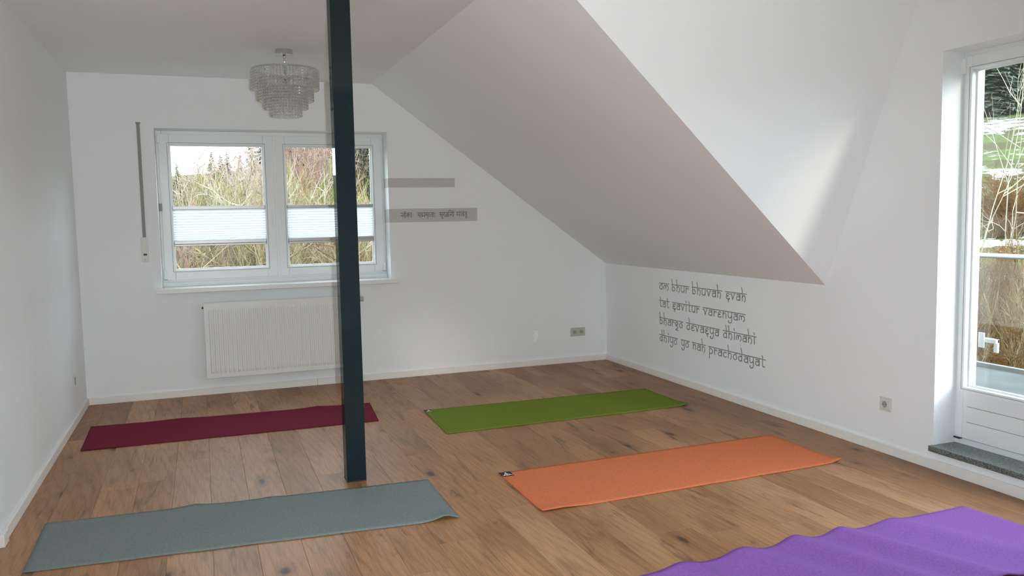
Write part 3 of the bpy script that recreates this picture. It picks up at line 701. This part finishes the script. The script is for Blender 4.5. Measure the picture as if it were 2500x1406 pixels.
bm = bmesh.new(); box(bm, XD+0.044, XD+0.052, GY0, GY1, DGZ0, DGZ1); obj('pane', bm, M_glass, leaf)
for z0, z1 in ((0.168, 0.2585), (0.2615, 0.3425), (0.3455, 0.425)):
    bm = bmesh.new(); box(bm, XD-0.0055, XD+0.001, GY0-0.01, GY1-0.03, z0, z1, 0.002); obj('panel_board', bm, M_pvc, leaf)
for z in (0.2600, 0.3440):
    bm = bmesh.new(); box(bm, XD-0.0025, XD+0.001, GY0-0.01, GY1-0.03, z-0.0016, z+0.0016); obj('panel_groove', bm, M_gasket, leaf)
bm = bmesh.new(); box(bm, XD-0.016, XD+0.01, DY1-0.020, DY1+0.002, 2.10, 2.180, 0.003); dpart('hinge', bm, M_pvc)
bm = bmesh.new(); box(bm, XD-0.010, XD+0.008, DY1-0.046, DY1-0.006, 0.160, 0.167); dpart('hinge_cap', bm, M_dark)
bm = bmesh.new()          # pull handle on the outside
box(bm, XD+0.066, XD+0.074, 3.13, 3.165, 0.66, 0.74, 0.002); box(bm, XD+0.074, XD+0.10, 3.065, 3.150, 0.690, 0.712, 0.003); box(bm, XD+0.085, XD+0.10, 3.065, 3.088, 0.640, 0.712, 0.003)
obj('outer_handle', bm, M_pvc, leaf)
bm = bmesh.new(); box(bm, XR-0.028, XD+0.02, DY0-0.01, DY1+0.008, 0.100, 0.131, 0.003)
tag(obj('trim_2', bm, M_granite), kind='structure')
bm = bmesh.new(); box(bm, XR-0.001, XD+0.02, DY0, DY1, 0.09, 0.102); tag(obj('trim_3', bm, M_wall), kind='structure')

# ------------------------------------------------------------------ balcony
BX0, BX1, BYA, BYB = XR+T, 6.32, 0.4, 8.2
bm = bmesh.new(); box(bm, BX0, BX1-0.05, BYA, BYB, -0.15, 0.03); tag(obj('balcony_floor', bm, M_balc), kind='structure')
bm = bmesh.new(); box(bm, BX1-0.05, BX1, BYA, BYB, -0.20, 0.065, 0.004); tag(obj('balcony_kerb', bm, flat('grey_kerb_metal', (0.09, 0.095, 0.085), 0.6)), kind='structure')
ra = tag(empty('balcony_railing', (BX1-0.025, 4.3, 0.065)), 'aluminium balcony railing with clear glass panels outside the door', 'railing')
def apart(name, bm, mat): o = obj(name, bm, mat, ra); o.location = (-(BX1-0.025), -4.3, -0.065); return o
bm = bmesh.new(); tube(bm, [(BX1-0.025, BYA, 0.992), (BX1-0.025, BYB, 0.992)], 0.021, 14); apart('handrail', bm, M_alu)
ys = [BYA+0.02, 1.35, 2.30, 3.25, 4.20, 5.60, 7.0, BYB-0.02]
for y in ys:
    bm = bmesh.new(); box(bm, BX1-0.045, BX1-0.005, y-0.02, y+0.02, 0.065, 0.975, 0.003); apart('railing_post', bm, M_alu)
M_railglass = glass('railing_glass', (0.93, 0.95, 0.94), 1.4)
for a, b in zip(ys, ys[1:]):
    bm = bmesh.new(); box(bm, BX1-0.030, BX1-0.020, a+0.03, b-0.03, 0.15, 0.95); apart('glass_panel', bm, M_railglass)

# ------------------------------------------------------------------ hillside
PROF = [(0, -2.6), (8, -2.5), (12, -1.3), (20, 0.2), (30, 1.25), (45, 4.0), (60, 6.7), (90, 11.5), (140, 17)]
def prof(r):
    for (a, za), (b, zb) in zip(PROF, PROF[1:]):
        if r <= b: t = (r-a)/(b-a); return za+(zb-za)*t
    return PROF[-1][1]
def ground(x, y):
    r = math.hypot(x, y); az = math.degrees(math.atan2(x, y)); g = min(1.0, max(0.58, 0.60+0.010*az)) if -90 < az < 90 else 0.45
    return -2.6+(prof(r)+2.6)*g + 0.25*noise.noise(Vector((x*0.12, y*0.12, 0)))*min(1, r/15)
bm = bmesh.new(); NA, NR = 200, 70; rows = []
for j in range(NR+1):
    r = 4.5*(140/4.5)**(j/NR); row = []
    for i in range(NA+1):
        a = math.radians(-180+360*i/NA); x, y = r*math.sin(a), r*math.cos(a)
        row.append(bm.verts.new((x, y, ground(x, y) if r > 5 else -2.6)))
    rows.append(row)
for a, b in zip(rows, rows[1:]):
    for i in range(NA): bm.faces.new((a[i], a[i+1], b[i+1], b[i]))
def hillmat():
    m, n, l, b = nt('winter_hillside')
    g = n.new('ShaderNodeNewGeometry')
    t1 = n.new('ShaderNodeTexNoise'); t1.inputs['Scale'].default_value = 0.35; t1.inputs['Detail'].default_value = 7; l.new(g.outputs['Position'], t1.inputs['Vector'])
    t2 = n.new('ShaderNodeTexNoise'); t2.inputs['Scale'].default_value = 6; t2.inputs['Detail'].default_value = 5; l.new(g.outputs['Position'], t2.inputs['Vector'])
    c1 = ramp(n, l, t1.outputs['Fac'], [(0.36, (0.055, 0.040, 0.020)), (0.46, (0.050, 0.058, 0.016)), (0.56, (0.060, 0.092, 0.02)), (0.68, (0.07, 0.06, 0.025))])
    mx = n.new('ShaderNodeMix'); mx.data_type = 'RGBA'; mx.blend_type = 'MULTIPLY'; mx.inputs[0].default_value = 0.8
    l.new(c1, mx.inputs[6]); l.new(ramp(n, l, t2.outputs['Fac'], [(0.3, (0.45, 0.45, 0.45)), (0.7, (1.25, 1.25, 1.2))]), mx.inputs[7])
    # thawing snow lying in drifts along the contour of the slope
    ln = n.new('ShaderNodeVectorMath'); ln.operation = 'LENGTH'
    mp = n.new('ShaderNodeMapping'); mp.inputs['Scale'].default_value = (1, 1, 0); l.new(g.outputs['Position'], mp.inputs['Vector']); l.new(mp.outputs[0], ln.inputs[0])
    t3 = n.new('ShaderNodeTexNoise'); t3.inputs['Scale'].default_value = 0.9; t3.inputs['Detail'].default_value = 8; t3.inputs['Roughness'].default_value = 0.68; l.new(g.outputs['Position'], t3.inputs['Vector'])
    tot = None
    for r0, w in ((24.0, 2.2), (38.0, 3.6), (57.0, 6.5), (75, 6)):
        s = n.new('ShaderNodeMath'); s.operation = 'SUBTRACT'; s.inputs[1].default_value = r0; l.new(ln.outputs['Value'], s.inputs[0])
        d = n.new('ShaderNodeMath'); d.operation = 'DIVIDE'; d.inputs[1].default_value = w; l.new(s.outputs[0], d.inputs[0])
        p = n.new('ShaderNodeMath'); p.operation = 'ABSOLUTE'; l.new(d.outputs[0], p.inputs[0])
        q = n.new('ShaderNodeMath'); q.operation = 'SUBTRACT'; q.inputs[0].default_value = 1.0; q.use_clamp = True; l.new(p.outputs[0], q.inputs[1])
        if tot is None: tot = q.outputs[0]
        else:
            a = n.new('ShaderNodeMath'); a.operation = 'MAXIMUM'; l.new(tot, a.inputs[0]); l.new(q.outputs[0], a.inputs[1]); tot = a.outputs[0]
    sx = n.new('ShaderNodeSeparateXYZ'); l.new(g.outputs['Position'], sx.inputs[0])
    sy = n.new('ShaderNodeMath'); sy.operation = 'MULTIPLY_ADD'; sy.inputs[1].default_value = -0.45; l.new(sx.outputs[1], sy.inputs[0]); l.new(sx.outputs[0], sy.inputs[2])
    sm = n.new('ShaderNodeMapRange'); sm.inputs[1].default_value = -2; sm.inputs[2].default_value = 6; l.new(sy.outputs[0], sm.inputs[0])
    k0 = n.new('ShaderNodeMath'); k0.operation = 'MULTIPLY'; l.new(tot, k0.inputs[0]); l.new(sm.outputs[0], k0.inputs[1])
    k = n.new('ShaderNodeMath'); k.operation = 'MULTIPLY'; k.inputs[1].default_value = 0.17; l.new(k0.outputs[0], k.inputs[0])
    a = n.new('ShaderNodeMath'); a.operation = 'ADD'; l.new(k.outputs[0], a.inputs[0]); l.new(t3.outputs['Fac'], a.inputs[1])
    mask = ramp(n, l, a.outputs[0], [(0.615, (0, 0, 0)), (0.64, (1, 1, 1))])
    m2 = n.new('ShaderNodeMix'); m2.data_type = 'RGBA'; l.new(mask, m2.inputs[0]); l.new(mx.outputs[2], m2.inputs[6]); m2.inputs[7].default_value = (0.62, 0.65, 0.70, 1)
    l.new(m2.outputs[2], b.inputs['Base Color']); b.inputs['Roughness'].default_value = 0.95; b.inputs['Specular IOR Level'].default_value = 0.1
    return m
tag(obj('hillside', bm, hillmat(), smooth=True), kind='structure')

# ------------------------------------------------------------------ plants
class Soup:
    def __init__(s): s.v = []; s.f = []
    def tube(s, pts, r0, r1, n=3):
        base = len(s.v); m = len(pts)
        for i, p in enumerate(pts):
            t = (pts[min(i+1, m-1)]-pts[max(i-1, 0)]).normalized(); a = t.orthogonal().normalized(); b = t.cross(a); r = r0+(r1-r0)*i/(m-1)
            for k in range(n): q = p+(a*math.cos(6.283*k/n)+b*math.sin(6.283*k/n))*r; s.v.append(q[:])
        for i in range(m-1):
            for k in range(n): s.f.append((base+i*n+k, base+i*n+(k+1) % n, base+(i+1)*n+(k+1) % n, base+(i+1)*n+k))
    def tri(s, a, b, c):
        k = len(s.v); s.v += [a[:], b[:], c[:]]; s.f.append((k, k+1, k+2))
    def mesh(s, name, mat):
        me = bpy.data.meshes.new(name); me.from_pydata(s.v, [], s.f); me.materials.append(mat); return me
def grow(rng, p, d, L, segs, wob, lift=0.0):
    pts = [p.copy()]; d = d.normalized()
    for i in range(segs):
        d = (d+Vector((rng.uniform(-wob, wob), rng.uniform(-wob, wob), rng.uniform(-wob, wob)+lift))).normalized(); pts.append(pts[-1]+d*L/segs)
    return pts
def shrub_meshes(seed, stems, kids, subs, spread, r0=0.009, upright=0.3):
    """unit-height many-stemmed leafless shrub: (stems, twigs)"""
    rng = random.Random(seed); S, Tw = Soup(), Soup()
    for _ in range(stems):
        a = rng.uniform(0, 6.283); rr = rng.uniform(0, 0.16); p = Vector((rr*math.cos(a), rr*math.sin(a), -0.08))
        tilt = rng.uniform(0.05, spread); a2 = a+rng.uniform(-0.7, 0.7)
        d = Vector((math.cos(a2)*tilt, math.sin(a2)*tilt, 1)); L = rng.uniform(0.6, 1.08)
        st = grow(rng, p, d, L, 7, 0.22, 0.03); S.tube(st, r0, r0*0.3, 4)
        for _k in range(kids):
            i = rng.randint(1, 6); q = st[i].lerp(st[i+1] if i < 7 else st[i], rng.random()); dd = (st[min(i+1, 7)]-st[i-1]).normalized()
            e = (dd*upright+Vector((rng.uniform(-1, 1), rng.uniform(-1, 1), rng.uniform(-0.45, 0.8)))*0.9)
            tw = grow(rng, q, e, rng.uniform(0.12, 0.36), 4, 0.22, 0.06); Tw.tube(tw, r0*0.45, r0*0.12)
            for _s in range(subs):
                j = rng.randint(1, 3); e2 = (tw[j+1]-tw[j]).normalized()+Vector((rng.uniform(-1, 1), rng.uniform(-1, 1), rng.uniform(-0.5, 0.9)))*0.8
                Tw.tube(grow(rng, tw[j], e2, rng.uniform(0.05, 0.16), 2, 0.25), r0*0.22, r0*0.08)
    top = sorted(v[2] for v in Tw.v)[int(len(Tw.v)*0.985)]
    for q in (S, Tw): q.v = [(a/top, b/top, c/top) for a, b, c in q.v]
    return S, Tw
def bark(name, cols): return noisy(name, cols, 3.5, 0.9, 3, spec=0.1)
BK = {'tan': [(0.17, 0.13, 0.065), (0.32, 0.26, 0.15)], 'olive': [(0.10, 0.095, 0.03), (0.22, 0.19, 0.085)], 'pink': [(0.26, 0.19, 0.16), (0.42, 0.33, 0.29)],
      'red': [(0.19, 0.10, 0.085), (0.27, 0.16, 0.13)], 'green': [(0.09, 0.12, 0.025), (0.16, 0.19, 0.045)], 'straw': [(0.10, 0.050, 0.018), (0.19, 0.105, 0.042)], 'brown': [(0.11, 0.072, 0.045), (0.19, 0.135, 0.085)], 'dark': [(0.022, 0.020, 0.012), (0.055, 0.045, 0.025)], 'pale': [(0.26, 0.24, 0.17), (0.36, 0.33, 0.25)]}  # dark kind: shade in the gaps between twigs is put into the colour
MB_ = {k: bark('bark_'+k, v) for k, v in BK.items()}
_cache = {}
def shrub(name, kind, shape, px, r, top, label, cat, group, width=1.0, stems_kind=None, rz=0):
    az = YAW+math.atan((px-1250)/FPX); x, y = r*math.sin(az), r*math.cos(az); z = ground(x, y)
    hz = 541-(px-495)*0.018; zt = CAMZ + r*(hz-top)/math.hypot(FPX, px-1250); Hh = max(0.6, zt-z)
    key = (kind, shape)
    if key not in _cache:
        S, Tw = shrub_meshes(*shape); _cache[key] = (S.mesh('stems', MB_[stems_kind or kind]), Tw.mesh('twigs', MB_[kind]))
    t = tag(empty(name, (x, y, z), rz), label, cat, group); t.scale = (Hh*width, Hh*width, Hh)
    for nm, me in zip(('stems', 'twigs'), _cache[key]): o = obj(nm, me, None, t)
    return t
A1, A2, A3, A4, A5 = (1, 24, 22, 4, 0.85), (2, 30, 24, 4, 1.05), (3, 14, 18, 3, 0.18, 0.006), (4, 34, 24, 4, 0.8), (5, 26, 16, 3, 0.4)
gw = 'leafless shrubs outside the back window'
def S(name, kind, shape, px, r, top, label, width=1.0, group=gw, sk=None, cat='shrub'):
    return shrub(name, kind, shape, px, r, top, label, cat, group, width, sk, rz=px*0.37)
LB = {'olive': 'mossy olive leafless shrub in the garden outside the window', 'pink': 'pinkish grey leafless shrub rising against the white sky', 'tan': 'tan leafless shrub in the garden outside the window',
      'red': 'reddish stemmed shrub low outside the window', 'green': 'green broom-like bush in the garden outside the window', 'brown': 'brown bare thicket low outside the window', 'dark': 'added dark shrub standing in for shaded gaps behind the paler twigs outside the window', 'pale': 'pale straw twigged shrub in the garden outside the window'}
for kind, shp, px, r, top, w in (
    ('olive', A2, 425, 17, 452, 0.6), ('tan', A1, 470, 18, 440, 0.55), ('olive', A1, 520, 15.5, 470, 0.6), ('pink', A2, 560, 21, 384, 0.55), ('pink', A4, 610, 20, 392, 0.5), ('pink', A1, 585, 22, 378, 0.5),
    ('tan', A4, 648, 17, 455, 0.55), ('tan', A1, 705, 16, 450, 0.55), ('green', A4, 765, 18, 448, 0.5), ('tan', A5, 800, 15.5, 455, 0.5), ('green', A4, 880, 18, 468, 0.5), ('tan', A2, 850, 16, 480, 0.55),
    ('tan', A2, 590, 15, 480, 0.6), ('green', A2, 500, 16.5, 478, 0.6), ('pale', A1, 640, 15.5, 450, 0.5), ('pale', A5, 460, 15.0, 470, 0.5), ('pale', A1, 740, 15.0, 470, 0.5), ('pale', A1, 560, 14.5, 478, 0.5),
    ('brown', A2, 440, 12.2, 585, 0.7), ('red', A5, 500, 12.0, 590, 0.6), ('olive', A4, 560, 12.2, 585, 0.7), ('tan', A2, 630, 12.0, 588, 0.7), ('tan', A4, 720, 12.2, 585, 0.7), ('tan', A4, 790, 12.2, 585, 0.7), ('brown', A2, 870, 12.2, 588, 0.7),
    ('dark', A4, 430, 26, 450, 0.6), ('dark', A2, 480, 27, 448, 0.6), ('dark', A4, 535, 26, 446, 0.6), ('dark', A2, 590, 27, 440, 0.6), ('dark', A4, 650, 26, 445, 0.6), ('dark', A2, 715, 27, 430, 0.6), ('dark', A4, 780, 26, 430, 0.6), ('dark', A2, 840, 27, 430, 0.6), ('dark', A4, 895, 26, 430, 0.6),
    ('dark', A4, 455, 14.8, 600, 0.6), ('dark', A2, 530, 14.6, 600, 0.6), ('dark', A4, 610, 14.8, 600, 0.6), ('dark', A2, 700, 14.6, 600, 0.6), ('dark', A4, 780, 14.8, 600, 0.6), ('dark', A2, 860, 14.6, 600, 0.6),
    ('brown', A4, 470, 13.6, 565, 0.75), ('tan', A2, 540, 13.8, 565, 0.75), ('brown', A2, 680, 13.6, 565, 0.75), ('tan', A2, 830, 13.8, 565, 0.75)):
    S('bare_shrub', kind, shp, px, r, top, LB[kind], w)
for px, r, top, k in ((722, 24, 330, 'red'), (745, 26, 322, 'pink'), (770, 25, 335, 'red'), (792, 27, 318, 'brown'), (812, 25, 330, 'pink'), (738, 30, 300, 'brown'), (780, 31, 300, 'brown'), (850, 30, 300, 'brown')):
    S('bare_tree', k, A3, px, r, top, {'red': 'slender reddish bare tree in the thicket behind the shrubs', 'pink': 'slender pale bare tree in the thicket behind the shrubs', 'brown': 'slender brown bare tree in the thicket behind the shrubs'}[k], 0.55, 'bare trees outside the back window', cat='tree')

def conifer_mesh(seed):
    rng = random.Random(seed); Tr, C = Soup(), Soup()
    Tr.tube([Vector((0, 0, -0.05)), Vector((0, 0, 0.5)), Vector((0, 0, 1.0))], 0.014, 0.002, 5)
    lv = 34
    for i in range(lv):
        f = i/(lv-1); z = 0.06+0.93*f; R = 0.24*(1-f)**0.75+0.01; nb = 11
        for k in range(nb):
            a = rng.uniform(0, 6.283); d = Vector((math.cos(a), math.sin(a), 0)); s = Vector((-d.y, d.x, 0)); L = R*rng.uniform(0.7, 1.15); p = Vector((0, 0, z+rng.uniform(-0.012, 0.012)))
            tip = p+d*L+Vector((0, 0, -L*rng.uniform(0.15, 0.5)))
            m_ = p.lerp(tip, 0.55); w = L*0.24+0.003
            C.tri(p, m_+s*w+Vector((0, 0, -0.01)), tip); C.tri(p, tip, m_-s*w+Vector((0, 0, -0.012)))
            for q in (0.35, 0.6, 0.8):
                b_ = p.lerp(tip, q)
                for sg in (-1, 1): C.tri(b_, b_+s*sg*w*1.1+d*w*0.8+Vector((0, 0, -w*0.6)), b_+d*w*0.5)
    return Tr.mesh('trunk', MB_['brown']), C.mesh('foliage', M_needle)
M_needle = noisy('hazed_conifer_needles', [(0.05, 0.065, 0.045), (0.085, 0.105, 0.075), (0.13, 0.15, 0.11)], 1.3, 0.9, 3, spec=0.1)  # paled green: distance haze is put into the needle colour
CM = [conifer_mesh(11), conifer_mesh(12)]
def conifer(px, r, top, label, group, width=1.0, i=0):
    az = YAW+math.atan((px-1250)/FPX); x, y = r*math.sin(az), r*math.cos(az); z = ground(x, y)
    hz = 541-(px-495)*0.018; Hh = CAMZ + r*(hz-top)/math.hypot(FPX, px-1250)-z
    t = tag(empty('conifer', (x, y, z), px*0.7), label, 'tree', group); t.scale = (Hh*width, Hh*width, Hh)
    for nm, me in zip(('trunk', 'foliage'), CM[i % 2]): obj(nm, me, None, t)
L1 = 'dark conifer rising behind the shrubs outside the window'
for i, (px, r, top, w) in enumerate(((445, 58, 394, 0.8), (478, 64, 425, 1.1), (420, 60, 430, 1.1), (530, 52, 366, 0.8), (552, 54, 374, 0.9), (568, 50, 364, 0.8), (598, 52, 374, 0.8), (626, 38, 340, 0.9), (652, 40, 300, 0.9), (688, 46, 290, 0.9), (712, 50, 280, 0.9), (735, 56, 270, 0.9), (758, 52, 285, 0.9), (785, 55, 270, 0.9), (808, 50, 285, 0.9), (850, 44, 280, 0.9), (878, 40, 270, 0.9), (902, 42, 260, 0.9), (925, 40, 270, 0.9))):
    lb = L1 if i > 2 and i not in (7, 8) else ('single slim conifer tip standing alone against the white sky' if i == 0 else ('low broad conifer far off behind the olive shrubs' if i < 3 else 'tall dark conifer beside the middle of the window'))
    conifer(px, r, top, lb, 'conifers outside the back window', w, i)
L2 = 'dark conifer in the wood at the top of the snowy slope'
rg = random.Random(5)
for i in range(16):
    conifer(2340+i*13+rg.uniform(-5, 5), rg.uniform(66, 86), rg.uniform(-40, 120), L2, 'conifers above the snowy slope', 0.9, i)
gd = 'dry shrubs on the slope outside the door'
for px, r, top, k, shp, w in ((2470, 27, 412, 'straw', A4, 0.9), (2425, 28, 470, 'brown', A2, 1.2), (2500, 26, 430, 'straw', A2, 1.0), (2400, 30, 490, 'brown', A4, 1.2), (2450, 25, 520, 'brown', A2, 1.3)):
    S('dry_shrub', k, shp, px, r, top, {'straw': 'straw coloured dry shrub on the snowy slope beyond the balcony', 'brown': 'dark brown bare shrub on the snowy slope beyond the balcony'}[k], w, gd)
for i, (px, r, top) in enumerate(((2375, 13.0, 628), (2410, 12.6, 620), (2445, 13.0, 612), (2480, 12.6, 618), (2515, 13.0, 610), (2390, 11.4, 690), (2425, 11.2, 705), (2460, 11.4, 695), (2495, 11.2, 705), (2405, 10.2, 775), (2445, 10.2, 785), (2485, 10.2, 775))):
    S('dry_hedge_plant', 'straw' if i % 3 else 'tan', A4 if i % 2 else A2, px, r, top, 'dense straw coloured hedge plant just below the balcony railing' if i % 3 else 'dense tan hedge plant just below the balcony railing', 0.5, 'hedge plants below the balcony railing')
# bare tree reaching in beside the door glass
S('bare_tree', 'pale', (9, 6, 8, 3, 0.9, 0.0034), 2345, 15, 60, 'pale bare tree with long arching twigs beyond the balcony', 0.75, None, cat='tree')
